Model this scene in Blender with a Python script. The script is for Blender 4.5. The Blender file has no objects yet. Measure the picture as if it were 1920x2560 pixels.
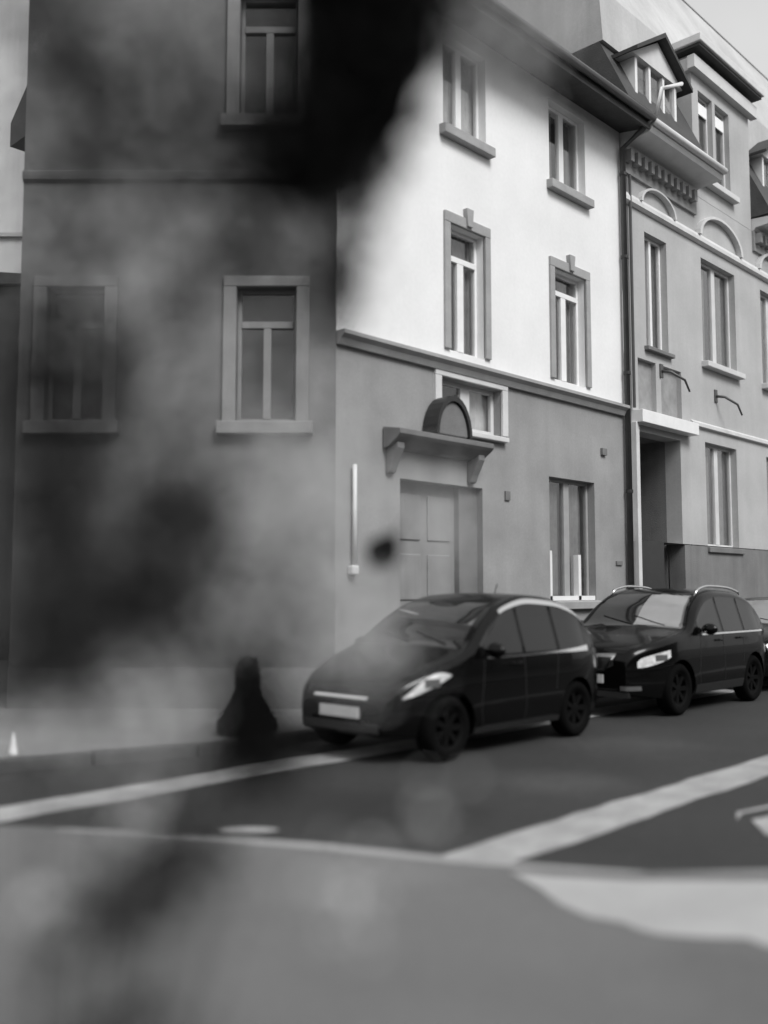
import bpy, bmesh, math, random
from mathutils import Vector, Matrix, noise
random.seed(7)
R = math.radians
scene = bpy.context.scene
col = scene.collection

# ------------------------------------------------------------------ camera
TH = R(43.935)            # angle between the view axis and the street direction (+X)
PITCH = R(4.645)
AX = Vector((math.cos(TH), math.sin(TH), 0)); LAT = Vector((math.sin(TH), -math.cos(TH), 0)); UP = Vector((0, 0, 1))
FW = AX*math.cos(PITCH) + UP*math.sin(PITCH); CU = -AX*math.sin(PITCH) + UP*math.cos(PITCH)
cd = bpy.data.cameras.new('camera'); cam = bpy.data.objects.new('camera', cd); col.objects.link(cam)
m = Matrix((LAT, CU, -FW)).transposed().to_4x4(); m.translation = Vector((0, 0, 1.6)); cam.matrix_world = m
cd.sensor_fit = 'HORIZONTAL'; cd.sensor_width = 36.0; cd.lens = 45.0; cd.clip_start = 0.05; cd.clip_end = 2000
cd.dof.use_dof = True; cd.dof.focus_distance = 18.0; cd.dof.aperture_fstop = 0.52
scene.camera = cam

# ------------------------------------------------------------------ sky, sun, exposure
w = bpy.data.worlds.new('World'); scene.world = w; w.use_nodes = True
nt = w.node_tree; nt.nodes.clear()
sky = nt.nodes.new('ShaderNodeTexSky'); sky.sky_type = 'NISHITA'; sky.sun_disc = False
SUN_EL, SUN_DIR = R(46), Vector((-0.25, -1.0, 0)).normalized()      # where the sun stands, seen from above
sky.sun_elevation = SUN_EL; sky.sun_rotation = math.atan2(SUN_DIR.x, SUN_DIR.y)
sky.air_density = 1.6; sky.dust_density = 6.0; sky.ozone_density = 1.0
bw = nt.nodes.new('ShaderNodeRGBToBW'); bg = nt.nodes.new('ShaderNodeBackground'); out = nt.nodes.new('ShaderNodeOutputWorld')
# overcast: an even cloud deck with soft tone changes over the clear-sky light
wtc = nt.nodes.new('ShaderNodeTexCoord'); cn_ = nt.nodes.new('ShaderNodeTexNoise'); cn_.inputs['Scale'].default_value = 2.2; cn_.inputs['Detail'].default_value = 5
cr_ = nt.nodes.new('ShaderNodeMapRange'); cr_.inputs[1].default_value = .3; cr_.inputs[2].default_value = .7; cr_.inputs[3].default_value = 3.0; cr_.inputs[4].default_value = 4.6
mxs = nt.nodes.new('ShaderNodeMix'); mxs.data_type = 'FLOAT'; mxs.inputs[0].default_value = 0.8
nt.links.new(sky.outputs[0], bw.inputs[0]); nt.links.new(wtc.outputs['Generated'], cn_.inputs['Vector']); nt.links.new(cn_.outputs['Fac'], cr_.inputs[0])
nt.links.new(bw.outputs[0], mxs.inputs[2]); nt.links.new(cr_.outputs[0], mxs.inputs[3]); nt.links.new(mxs.outputs[0], bg.inputs[0]); nt.links.new(bg.outputs[0], out.inputs[0])
bg.inputs[1].default_value = 0.10
sd = bpy.data.lights.new('sun', 'SUN'); sun = bpy.data.objects.new('sun', sd); col.objects.link(sun)
sd.energy = 1.5; sd.angle = R(25); sd.color = (1, 1, 1)
sv = SUN_DIR*math.cos(SUN_EL) + UP*math.sin(SUN_EL)
sun.rotation_euler = sv.to_track_quat('Z', 'Y').to_euler()
scene.view_settings.view_transform = 'Standard'; scene.view_settings.look = 'None'
scene.view_settings.exposure = 1.0; scene.view_settings.gamma = 1.0; scene.view_settings.use_curve_mapping = False

# ------------------------------------------------------------------ materials (all grey: a black-and-white place)
def mat(name, v, rough=0.8, amp=0.0, scale=2.0, bump=0.0, bscale=60.0, spec=0.5, metal=0.0, coat=0.0, fine=0.0, streak=0.0, spots=()):
    """grey principled; amp = slow patchy tone, fine = small grain, streak = vertical run marks, spots = (x,y,z,r,gain) stains and soft patches"""
    M = bpy.data.materials.new(name); M.use_nodes = True
    n = M.node_tree.nodes; l = M.node_tree.links; b = n['Principled BSDF']
    b.inputs['Roughness'].default_value = rough; b.inputs['Metallic'].default_value = metal
    b.inputs['Specular IOR Level'].default_value = spec; b.inputs['Coat Weight'].default_value = coat
    b.inputs['Coat Roughness'].default_value = 0.04
    b.inputs['Base Color'].default_value = (v, v, v, 1)
    if amp or fine or streak or spots or bump:
        tc = n.new('ShaderNodeTexCoord')
        cur = None
        def mul(sock):
            nonlocal cur
            if cur is None: cur = sock; return
            k = n.new('ShaderNodeMath'); k.operation = 'MULTIPLY'; l.new(cur, k.inputs[0]); l.new(sock, k.inputs[1]); cur = k.outputs[0]
        def layer(sc, a, det, vec=None, rg=0.55):
            t = n.new('ShaderNodeTexNoise'); t.inputs['Scale'].default_value = sc; t.inputs['Detail'].default_value = det; t.inputs['Roughness'].default_value = rg
            l.new(vec or tc.outputs['Object'], t.inputs['Vector'])
            r = n.new('ShaderNodeMapRange'); r.inputs[1].default_value = 0.25; r.inputs[2].default_value = 0.75
            r.inputs[3].default_value = 1-a; r.inputs[4].default_value = 1+a; l.new(t.outputs['Fac'], r.inputs[0]); mul(r.outputs[0])
        if amp: layer(scale, amp, 4)
        if fine: layer(scale*26, fine, 3)
        if streak:
            mp = n.new('ShaderNodeMapping'); mp.inputs['Scale'].default_value = (1, 1, 0.08); l.new(tc.outputs['Object'], mp.inputs['Vector'])
            layer(4.0, streak, 5, mp.outputs[0], 0.65)
        for (sx, sy, sz, sr, g) in spots:
            vd = n.new('ShaderNodeVectorMath'); vd.operation = 'DISTANCE'; vd.inputs[1].default_value = (sx, sy, sz)
            wn = n.new('ShaderNodeTexNoise'); wn.inputs['Scale'].default_value = 1.6/max(sr, .15); wn.inputs['Detail'].default_value = 3
            l.new(tc.outputs['Object'], wn.inputs['Vector'])
            wv = n.new('ShaderNodeVectorMath'); wv.operation = 'MULTIPLY_ADD'; l.new(wn.outputs['Color'], wv.inputs[0])
            wv.inputs[1].default_value = (sr*.9,)*3; l.new(tc.outputs['Object'], wv.inputs[2])
            wo = n.new('ShaderNodeVectorMath'); wo.operation = 'SUBTRACT'; l.new(wv.outputs[0], wo.inputs[0]); wo.inputs[1].default_value = (sr*.45,)*3
            l.new(wo.outputs[0], vd.inputs[0])
            r = n.new('ShaderNodeMapRange'); r.interpolation_type = 'SMOOTHSTEP'
            r.inputs[1].default_value = sr*.15; r.inputs[2].default_value = sr*1.15; r.inputs[3].default_value = g; r.inputs[4].default_value = 1.0
            l.new(vd.outputs['Value'], r.inputs[0]); mul(r.outputs[0])
        if cur is not None:
            k = n.new('ShaderNodeMath'); k.operation = 'MULTIPLY'; k.inputs[1].default_value = v; l.new(cur, k.inputs[0])
            cc = n.new('ShaderNodeCombineColor'); [l.new(k.outputs[0], cc.inputs[i]) for i in range(3)]
            l.new(cc.outputs[0], b.inputs['Base Color'])
        if bump:
            t = n.new('ShaderNodeTexNoise'); t.inputs['Scale'].default_value = bscale; t.inputs['Detail'].default_value = 5
            l.new(tc.outputs['Object'], t.inputs['Vector'])
            bp = n.new('ShaderNodeBump'); bp.inputs['Strength'].default_value = bump; bp.inputs['Distance'].default_value = 0.02
            l.new(t.outputs['Fac'], bp.inputs['Height']); l.new(bp.outputs[0], b.inputs['Normal'])
    return M

def glass_mat(name, tint=0.75, rough=0.02, ior=1.5):
    M = bpy.data.materials.new(name); M.use_nodes = True
    n = M.node_tree.nodes; l = M.node_tree.links; n.clear()
    o = n.new('ShaderNodeOutputMaterial'); mx = n.new('ShaderNodeMixShader'); lw_ = n.new('ShaderNodeLayerWeight'); pw_ = n.new('ShaderNodeMath'); pw_.operation = 'POWER'; pw_.inputs[1].default_value = 3.5; fr = n.new('ShaderNodeMath'); fr.operation = 'MULTIPLY_ADD'; fr.inputs[1].default_value = .75; fr.inputs[2].default_value = .04; l.new(lw_.outputs['Facing'], pw_.inputs[0]); l.new(pw_.outputs[0], fr.inputs[0])
    t = n.new('ShaderNodeBsdfTransparent'); t.inputs[0].default_value = (tint, tint, tint, 1)
    g = n.new('ShaderNodeBsdfGlossy'); g.inputs['Roughness'].default_value = rough; g.inputs[0].default_value = (1, 1, 1, 1)
    tc = n.new('ShaderNodeTexCoord'); nz = n.new('ShaderNodeTexNoise'); nz.inputs['Scale'].default_value = 1.3
    l.new(tc.outputs['Object'], nz.inputs['Vector'])
    bp = n.new('ShaderNodeBump'); bp.inputs['Strength'].default_value = 0.06; bp.inputs['Distance'].default_value = 0.05
    l.new(nz.outputs['Fac'], bp.inputs['Height']); l.new(bp.outputs[0], g.inputs['Normal'])
    l.new(fr.outputs[0], mx.inputs[0]); l.new(t.outputs[0], mx.inputs[1]); l.new(g.outputs[0], mx.inputs[2]); l.new(mx.outputs[0], o.inputs[0])
    return M

MT = {}
def setup_materials():
    MT['white_wall'] = mat('white_render', .72, .9, .09, .6, .25, 90, fine=.03, streak=.015)
    MT['grey_wall'] = mat('grey_ground_storey_render', .26, .9, .22, .9, .35, 70, fine=.06, streak=.05)
    MT['stone'] = mat('grey_stone_trim', .30, .85, .15, 3, .3, 60, fine=.08)
    MT['stone_dark'] = mat('dark_stone_trim', .15, .85, .2, 3, .3, 60, fine=.08)
    MT['b2_wall'] = mat('pale_grey_stucco', .39, .9, .15, .8, .3, 80, fine=.05, streak=.05)
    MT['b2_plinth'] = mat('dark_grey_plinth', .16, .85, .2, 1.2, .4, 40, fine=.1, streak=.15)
    MT['b2_trim'] = mat('pale_stucco_trim', .55, .85, .1, 3, .2, 60, fine=.05)
    MT['frieze'] = mat('frieze_stone', .26, .85, .2, 5, .3, 40, fine=.1)
    MT['slate'] = mat('dark_slate_roof', .045, .55, .3, 4, .4, 30, fine=.2)
    MT['roof_sheet'] = mat('sky_sheen_roof', .42, .6, .2, .6, .2, 30, fine=.06, streak=.1)  # sky reflection on the roof put into its pale colour
    MT['wood_dark'] = mat('dark_stained_eave_boards', .035, .7, .3, 5, .3, 30, fine=.15)
    MT['frame_white'] = mat('white_window_paint', .72, .4, .06, 6, fine=.03)
    MT['frame_grey'] = mat('grey_window_paint', .30, .5, .1, 6, fine=.04)
    MT['pane'] = glass_mat('window_glass', .93)
    MT['room'] = mat('dim_room', .05, .9, .3, 1.5)
    MT['curtain'] = mat('net_curtain', .5, .95, .15, 8, streak=.2)
    MT['curtain_reflection'] = mat('grey_curtain_reflection', .16, .95, .2, 8, streak=.25)  # cloth grey also stands in for reflections over the panes
    MT['blind'] = mat('white_roller_blind', .8, .8, .05, 6)
    MT['pipe'] = mat('dark_downpipe', .06, .45, .2, 4, fine=.1)
    MT['pipe_pale'] = mat('pale_downpipe', .62, .45, .1, 4, fine=.06)
    MT['door'] = mat('grey_painted_door', .22, .55, .15, 2, .15, 50, fine=.06, streak=.15)
    MT['black_metal'] = mat('black_metal', .02, .45, .2, 6)
    MT['asphalt'] = mat('asphalt', .026, .82, .28, .5, .5, 140, fine=.25,
                        spots=((4.6, 4.4, 0, .4, 1.6), (6.9, 4.6, 0, .7, 1.8), (9.0, 5.0, 0, .9, 1.6), (5.0, 5.6, 0, .9, .6), (5.3, 4.9, 0, .8, .55)))  # lighter spots paint reflections lying on the road
    MT['paint'] = mat('worn_road_paint', .32, .7, .28, 3.5, .5, 120, fine=.3)
    MT['kerb'] = mat('granite_kerb', .28, .8, .18, 4, .4, 60, fine=.12)
    MT['kerb_dark'] = mat('dark_kerb', .05, .8, .2, 4, .4, 60, fine=.12)
    MT['pave_far'] = mat('pale_far_pavement', .2, .9, .22, .8, .4, 80, fine=.12)
    MT['pave_near'] = mat('grey_concrete_pavement', .13, .9, .12, .9, .45, 90, fine=.09,
                          spots=((3.2, 4.75, .12, .5, .75), (2.6, 4.2, .12, .4, .8), (2.45, 4.75, .12, .3, 1.2), (3.6, 3.6, .12, .6, 1.15), (3.7, 1.5, .12, .6, .8)))
    MT['patch'] = mat('pale_cement_patch', .35, .85, .12, 1.6, .35, 90, fine=.08)
    MT['ground'] = mat('distant_asphalt', .06, .9, .2, .1)
    MT['rubber'] = mat('tyre_rubber', .003, .95, .15, 8, spec=.08)
    MT['alloy'] = mat('dull_alloy', .28, .35, .1, 8, metal=.8)
    MT['chrome'] = mat('chrome', .75, .12, metal=1.0)
    MT['car_black'] = mat('black_car_paint', .002, .25, .1, 3, coat=.30, spec=.1)
    MT['car_dark'] = mat('near_black_car_paint', .002, .25, .1, 3, coat=.30, spec=.1)
    MT['car_trim'] = mat('black_plastic_trim', .012, .6, .1, 6)
    MT['car_glass'] = mat('dark_car_glass', .012, .03, .1, 3, coat=1.0, spec=1.0)
    MT['side_glass'] = mat('dark_side_glass', .006, .03, .1, 3, coat=0.0, spec=.5)
    MT['windscreen_glare'] = mat('pale_windscreen_sky_glare', .24, .25, .1, 3, spec=.6, coat=.6)
    MT['lamp'] = mat('headlamp_glass', .62, .08, .35, 14, coat=1.0)
    MT['lamp_dark'] = mat('headlamp_projector', .10, .1, coat=1.0)
    MT['plate'] = mat('number_plate_white', .45, .5, .12, 18)
    MT['leaf'] = mat('dark_leaf', .006, .9, .2, 8, spec=.1)
    MT['shrub'] = mat('dark_shrub_leaf', .006, .9, .2, 8, spec=.1)
    MT['leaf_grey'] = mat('grey_leaf', .03, .9, .25, 8, spec=.1)
    MT['leaf_haze'] = mat('haze_leaf', .55, .9, .2, 8, spec=.1)
    MT['bark'] = mat('dark_bark', .03, .9, .3, 12, .6, 30)
    MT['white_thing'] = mat('white_plastic', .75, .4, .05, 8)
    MT['pale_house'] = mat('pale_house_render', .45, .9, .15, .5, .2, 60, streak=.12)
    MT['annex'] = mat('dark_annex_render', .09, .9, .25, .7, .3, 60, streak=.2)
    # the left house: grey render with broad damp stains (local x along the front, z up)
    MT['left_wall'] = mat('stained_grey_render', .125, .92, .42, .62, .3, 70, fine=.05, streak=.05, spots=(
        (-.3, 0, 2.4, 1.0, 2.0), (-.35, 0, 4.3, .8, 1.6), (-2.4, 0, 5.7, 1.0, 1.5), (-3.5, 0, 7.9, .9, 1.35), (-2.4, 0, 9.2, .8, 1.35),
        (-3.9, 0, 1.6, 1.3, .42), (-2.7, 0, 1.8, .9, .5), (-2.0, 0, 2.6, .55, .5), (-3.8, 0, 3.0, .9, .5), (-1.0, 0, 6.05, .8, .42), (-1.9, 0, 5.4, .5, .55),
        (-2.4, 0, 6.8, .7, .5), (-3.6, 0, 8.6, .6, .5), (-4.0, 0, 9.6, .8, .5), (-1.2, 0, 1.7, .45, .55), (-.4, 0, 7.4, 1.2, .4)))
    MT['left_plinth'] = mat('pale_left_plinth', .17, .9, .2, 1.0, .3, 60, fine=.08, streak=.1)
setup_materials()

# ------------------------------------------------------------------ mesh helpers
class MB:
    def __init__(s): s.v = []; s.f = []
    def add(s, vs, fs):
        b = len(s.v); s.v += [tuple(p) for p in vs]; s.f += [tuple(b+i for i in f) for f in fs]; return s
    def box(s, x0, x1, y0, y1, z0, z1):
        return s.add([(x0,y0,z0),(x1,y0,z0),(x1,y1,z0),(x0,y1,z0),(x0,y0,z1),(x1,y0,z1),(x1,y1,z1),(x0,y1,z1)],
                     [(3,2,1,0),(4,5,6,7),(0,1,5,4),(1,2,6,5),(2,3,7,6),(3,0,4,7)])
    def prism(s, pts, axis, a, b):
        """polygon pts (2D) pushed along axis from a to b; axis 'x': pts=(y,z), 'y': (x,z), 'z': (x,y)"""
        def P(p, c): return {'x': (c,p[0],p[1]), 'y': (p[0],c,p[1]), 'z': (p[0],p[1],c)}[axis]
        n = len(pts)
        return s.add([P(p,a) for p in pts]+[P(p,b) for p in pts], [tuple(range(n))[::-1], tuple(range(n,2*n))]+[(i,(i+1)%n,n+(i+1)%n,n+i) for i in range(n)])
    def tube(s, pts, rad, n=8, cap=True):
        pts = [Vector(p) for p in pts]; rs = rad if isinstance(rad, (list, tuple)) else [rad]*len(pts)
        b = len(s.v)
        for i, p in enumerate(pts):
            d = (pts[min(i+1,len(pts)-1)]-pts[max(i-1,0)]).normalized()
            a = d.orthogonal().normalized() if abs(d.z) < .99 else Vector((1,0,0)); c = d.cross(a).normalized(); a = c.cross(d)
            for k in range(n):
                t = 2*math.pi*k/n; s.v.append(tuple(p+(a*math.cos(t)+c*math.sin(t))*rs[i]))
        for i in range(len(pts)-1):
            for k in range(n): s.f.append((b+i*n+k, b+i*n+(k+1)%n, b+(i+1)*n+(k+1)%n, b+(i+1)*n+k))
        if cap: s.f.append(tuple(b+k for k in range(n))[::-1]); s.f.append(tuple(b+(len(pts)-1)*n+k for k in range(n)))
        return s
    def lathe_y(s, prof, cx, cz, n=28):
        """prof = (r, y) closed ring round the y axis through (cx, cz)"""
        b = len(s.v); m_ = len(prof)
        for k in range(n):
            t = 2*math.pi*k/n
            for r, y in prof: s.v.append((cx+r*math.cos(t), y, cz+r*math.sin(t)))
        for k in range(n):
            for i in range(m_): s.f.append((b+k*m_+i, b+k*m_+(i+1)%m_, b+((k+1)%n)*m_+(i+1)%m_, b+((k+1)%n)*m_+i))
        return s
    def build(s, name, material, parent=None, smooth=False, bevel=0.0, label=None):
        me = bpy.data.meshes.new(name); me.from_pydata(s.v, [], s.f); me.update()
        bm = bmesh.new(); bm.from_mesh(me); bmesh.ops.recalc_face_normals(bm, faces=bm.faces); bm.to_mesh(me); bm.free()
        me.materials.append(MT[material] if isinstance(material, str) else material)
        if smooth: me.polygons.foreach_set('use_smooth', [True]*len(me.polygons))
        o = bpy.data.objects.new(name, me); col.objects.link(o)
        if parent: o.parent = parent
        if bevel:
            b = o.modifiers.new('bevel', 'BEVEL'); b.width = bevel; b.segments = 2; b.limit_method = 'ANGLE'
        if label: o['label'] = label
        return o

def empty(name, loc=(0,0,0), rz=0.0, label=None, cat=None, group=None):
    o = bpy.data.objects.new(name, None); col.objects.link(o); o.location = loc; o.rotation_euler = (0,0,rz); o.empty_display_size = .2
    return tag(o, label, cat, group)
def tag(o, label=None, cat=None, group=None, kind=None):
    for k, v in (('label',label),('category',cat),('group',group),('kind',kind)):
        if v: o[k] = v
    return o

def wall_open(x0, x1, z0, z1, ops, depth=.34):
    """front wall on y=0 with rectangular openings and their reveals"""
    mb = MB(); xs = sorted({x0, x1, *[o[0] for o in ops], *[o[1] for o in ops]}); zs = sorted({z0, z1, *[o[2] for o in ops], *[o[3] for o in ops]})
    xs = [x for x in xs if x0 <= x <= x1]; zs = [z for z in zs if z0 <= z <= z1]
    for i in range(len(xs)-1):
        for j in range(len(zs)-1):
            cx, cz = (xs[i]+xs[i+1])/2, (zs[j]+zs[j+1])/2
            if any(o[0] < cx < o[1] and o[2] < cz < o[3] for o in ops): continue
            mb.add([(xs[i],0,zs[j]),(xs[i+1],0,zs[j]),(xs[i+1],0,zs[j+1]),(xs[i],0,zs[j+1])], [(0,1,2,3)])
    for (a,b,c,d) in ops:
        c = max(c, z0); d = min(d, z1)
        if d <= c: continue
        mb.add([(a,0,c),(b,0,c),(b,0,d),(a,0,d),(a,depth,c),(b,depth,c),(b,depth,d),(a,depth,d)], [(0,4,5,1),(1,5,6,2),(2,6,7,3),(3,7,4,0)])
    return mb
def build_wall(mb, name, material, parent):
    me = bpy.data.meshes.new(name); me.from_pydata(mb.v, [], mb.f); me.update(); me.materials.append(MT[material])
    bm = bmesh.new(); bm.from_mesh(me); bmesh.ops.remove_doubles(bm, verts=bm.verts, dist=1e-4); bm.to_mesh(me); bm.free()
    o = bpy.data.objects.new(name, me); col.objects.link(o); o.parent = parent; return o

def window(parent, x0, x1, z0, z1, frame='frame_white', mull=1, transom=None, sill='stone', surround=None, sw=.13, key=False, fw=.055,
           curtain=None, cmat='curtain', blind=0.0, mw=.07, setb=.14, sill_h=.09, sill_p=.10):
    """opening (x0..x1, z0..z1) in the wall plane y=0: frame mesh with panes, sill, surround, curtains, dim room as sub-parts"""
    mb = MB(); ya, yb = setb, setb+.07
    mb.box(x0, x0+fw, ya, yb, z0, z1); mb.box(x1-fw, x1, ya, yb, z0, z1); mb.box(x0+fw, x1-fw, ya, yb, z0, z0+fw*1.2); mb.box(x0+fw, x1-fw, ya, yb, z1-fw, z1)
    xi0, xi1, zi0, zi1 = x0+fw, x1-fw, z0+fw*1.2, z1-fw
    zt = transom if transom else zi1
    if transom: mb.box(xi0, xi1, ya-.015, yb+.001, zt-.045, zt+.045)
    cols = []; step = (xi1-xi0)/(mull+1)
    for i in range(mull):
        c = xi0+step*(i+1); mb.box(c-mw/2, c+mw/2, ya-.012, yb-.001, zi0, zt-(.045 if transom else 0)); 
    o = mb.build('window', frame, parent, bevel=.006)
    for i in range(mull+1):
        a = xi0+step*i+(mw/2 if i else 0); b = xi0+step*(i+1)-(mw/2 if i < mull else 0)
        MB().box(a, b, ya+.03, ya+.036, zi0, zt-(.045 if transom else 0)).build('pane', 'pane', o)
    if transom: MB().box(xi0, xi1, ya+.03, ya+.036, zt+.045, zi1).build('pane', 'pane', o)
    MB().box(x0-.02, x1+.02, .335, .36, z0-.02, z1+.02).build('dim_interior', 'room', o)
    if sill: MB().prism([(-sill_p, z0-sill_h), (setb, z0-sill_h), (setb, z0+.012), (-sill_p, z0-.012)], 'x', x0-.09, x1+.09).build('sill', sill, o, bevel=.012)
    if surround:
        s = MB(); p0 = -.045
        s.box(x0-sw, x0, p0, .02, z0+.014, z1); s.box(x1, x1+sw, p0, .02, z0+.014, z1); s.box(x0-sw, x1+sw, p0-.002, .02, z1, z1+sw*1.25)
        s.build('surround', surround, o, bevel=.01)
        if key:
            c = (x0+x1)/2; MB().prism([(c-.055, z1+.03), (c+.055, z1+.03), (c+.085, z1+sw*1.25+.15), (c-.085, z1+sw*1.25+.15)], 'y', -.085, .01).build('keystone', surround, o, bevel=.01)
    if curtain:
        for (a, b) in curtain:
            n = max(6, int((b-a)*(x1-x0)*30)); c = MB(); xa, xb = x0+a*(x1-x0), x0+b*(x1-x0)
            top = [(xa+(xb-xa)*i/n, .275+.022*math.sin(i*2.1+a*9), z1-.02) for i in range(n+1)]
            c.add(top+[(p[0], p[1], z0+.05) for p in top], [(i, i+1, n+2+i, n+1+i) for i in range(n)])
            c.build('curtain', cmat, o, smooth=True)
    if blind:
        for i in range(mull+1):
            a = xi0+step*i+(mw/2 if i else 0); b = xi0+step*(i+1)-(mw/2 if i < mull else 0)
            MB().box(a+.01, b-.01, ya+.045, ya+.06, zi1-blind, zi1-.02).build('blind', 'blind', o)
    return o
PANE_D = .36

# ------------------------------------------------------------------ ground, road, pavements
def sheet(name, pts, z, material, kind='structure', parent=None, label=None):
    mb = MB(); mb.add([(x, y, z) for x, y in pts], [tuple(range(len(pts)))])
    o = mb.build(name, material, parent)
    if kind and not parent: o['kind'] = kind
    if label: o['label'] = label
    return o
sheet('ground', [(-300,-300),(300,-300),(300,300),(-300,300)], -.03, 'ground')
road = sheet('road', [(-30,-12),(70,-12),(70,7.85),(5.6,7.85),(-30,21)], 0, 'asphalt')

def strip(name, pts, wdt, z, parent, label, side=1, rough=.02, seg=.25):
    """painted line of given width along pts, with slightly ragged edges"""
    L = []; Rr = []
    for (ax, ay), (bx, by) in zip(pts[:-1], pts[1:]):
        d = Vector((bx-ax, by-ay)); n = max(2, int(d.length/seg)); nn = Vector((-d.y, d.x)).normalized()*side
        for i in range(n+1):
            p = Vector((ax, ay))+d*i/n
            L.append(p+nn*random.uniform(-rough, rough)); Rr.append(p+nn*(wdt+random.uniform(-rough, rough)))
    mb = MB(); k = len(L)
    mb.add([(p.x,p.y,z) for p in L]+[(p.x,p.y,z) for p in Rr], [(i,i+1,k+i+1,k+i) for i in range(k-1)])
    return mb.build(name, 'paint', parent, label=label)
strip('painted_line', [(4.52,3.47),(60,3.47)], .42, .004, road, 'broad white line running from the near kerb up the street')
strip('painted_line', [(2.6,6.62),(60,6.62)], .44, .004, road, 'worn white line passing beneath the parked cars')
MB().add([(4.1+.20*math.cos(t)*LAT.x-.07*math.sin(t)*AX.x, 5.2+.20*math.cos(t)*LAT.y-.07*math.sin(t)*AX.y, .0045) for t in [i*math.pi/10 for i in range(20)]], [tuple(range(20))]).build('painted_spot', 'paint', road, label='small white oval mark near the kerb')
def gp(pts, z): return [(p[0], p[1], z) for p in pts]
MB().add(gp([(6.36,2.66),(6.70,2.90),(7.6,2.72),(7.6,2.2),(6.45,2.46)], .0048), [(0,1,2,3,4)]).build('painted_arrow', 'paint', road, label='white pointed marking at the right edge')
MB().add(gp([(6.62,2.97),(6.86,3.08),(7.6,2.92),(7.6,2.87),(6.84,3.03)], .0048), [(0,1,2,3,4)]).build('painted_edge', 'paint', road)

# near pavement: raised 12 cm, its kerb crosses the view
KN = [(-2.2,9.4),(1.45,7.45),(2.76,6.02),(3.17,5.36),(3.57,4.67),(3.93,3.95),(4.24,3.18),(4.62,2.66),(5.17,2.16),(6.3,1.45),(9,.2),(40,-1.5)]
def inset(pts, d):
    o = []
    for i, p in enumerate(pts):
        a = Vector(pts[max(i-1,0)]); b = Vector(pts[min(i+1,len(pts)-1)]); t = (b-a).normalized(); o.append((p[0]-t.y*-d*-1, p[1]+t.x*-d)) 
    return o
KI = inset(KN, .15)
near = MB(); n_ = len(KI)
poly = KI+[(40,-12),(-30,-12),(-30,9.4)]
near.add([(x,y,.12) for x,y in poly]+[(x,y,-.02) for x,y in poly], [tuple(range(len(poly)))]+[(i,(i+1)%len(poly),len(poly)+(i+1)%len(poly),len(poly)+i) for i in range(len(poly))])
near = tag(near.build('near_pavement', 'pave_near'), kind='structure')
def kerb_run(outer, inner, parent, material, h, L=.95, gap=.008):
    cum = [0]
    for a, b in zip(outer[:-1], outer[1:]): cum.append(cum[-1]+(Vector(b)-Vector(a)).length)
    def at(poly, s):
        for i in range(len(cum)-1):
            if s <= cum[i+1]+1e-6:
                t = (s-cum[i])/(cum[i+1]-cum[i]); return Vector(poly[i]).lerp(Vector(poly[i+1]), t)
        return Vector(poly[-1])
    s = 0
    while s < cum[-1]-.3:
        e = min(s+L*random.uniform(.85,1.1), cum[-1]); dz = random.uniform(-.006,.006)
        a, b, c, d = at(outer, s+gap), at(outer, e-gap), at(inner, e-gap), at(inner, s+gap)
        zt = h+.004+dz
        MB().add([(a.x,a.y,-.02),(b.x,b.y,-.02),(c.x,c.y,-.02),(d.x,d.y,-.02),(a.x,a.y,zt),(b.x,b.y,zt),(c.x,c.y,zt),(d.x,d.y,zt)],
                 [(3,2,1,0),(4,5,6,7),(0,1,5,4),(1,2,6,5),(2,3,7,6),(3,0,4,7)]).build('kerb_stone', material, parent, bevel=.012)
        s = e
kerb_run(KN, KI, near, 'kerb', .12)
# pale cement patch laid on the near pavement at the right
PT = [(4.19,3.12),(4.06,2.84),(3.93,2.64),(3.87,2.44),(3.91,2.29),(3.88,2.19),(3.89,2.1),(3.98,1.95),(4.1,1.81),(4.07,1.71),(4.4,1.2),(5.4,.55),(7.6,.0),(7.7,.35),(6.2,1.26),(5.06,1.99),(4.5,2.58),(4.28,2.92)]
MB().add(gp(PT, .1245), [tuple(range(len(PT)))]).build('pale_patch', 'patch', near, label='pale cement patch with a ragged edge on the near pavement')

# far pavement, running along the house fronts and bending round the corner at the left
KF = [(-30,20.6),(-6,11.9),(1.0,9.35),(3.96,8.30),(5.1,7.86),(5.9,7.74),(70,7.74)]
KFi = [(-30,20.78),(-5.95,12.07),(1.07,9.50),(4.03,8.45),(5.15,8.01),(5.92,7.89),(70,7.89)]
pf = KFi+[(70,60),(-30,60)]
fp = MB(); fp.add([(x,y,.11) for x,y in pf]+[(x,y,-.02) for x,y in pf], [tuple(range(len(pf)))]+[(i,(i+1)%len(pf),len(pf)+(i+1)%len(pf),len(pf)+i) for i in range(len(pf))])
far = tag(fp.build('far_pavement', 'pave_far'), kind='structure')
kerb_run(KF[2:6]+[(26,7.74)], KFi[2:6]+[(26,7.89)], far, 'kerb_dark', .11)

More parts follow.
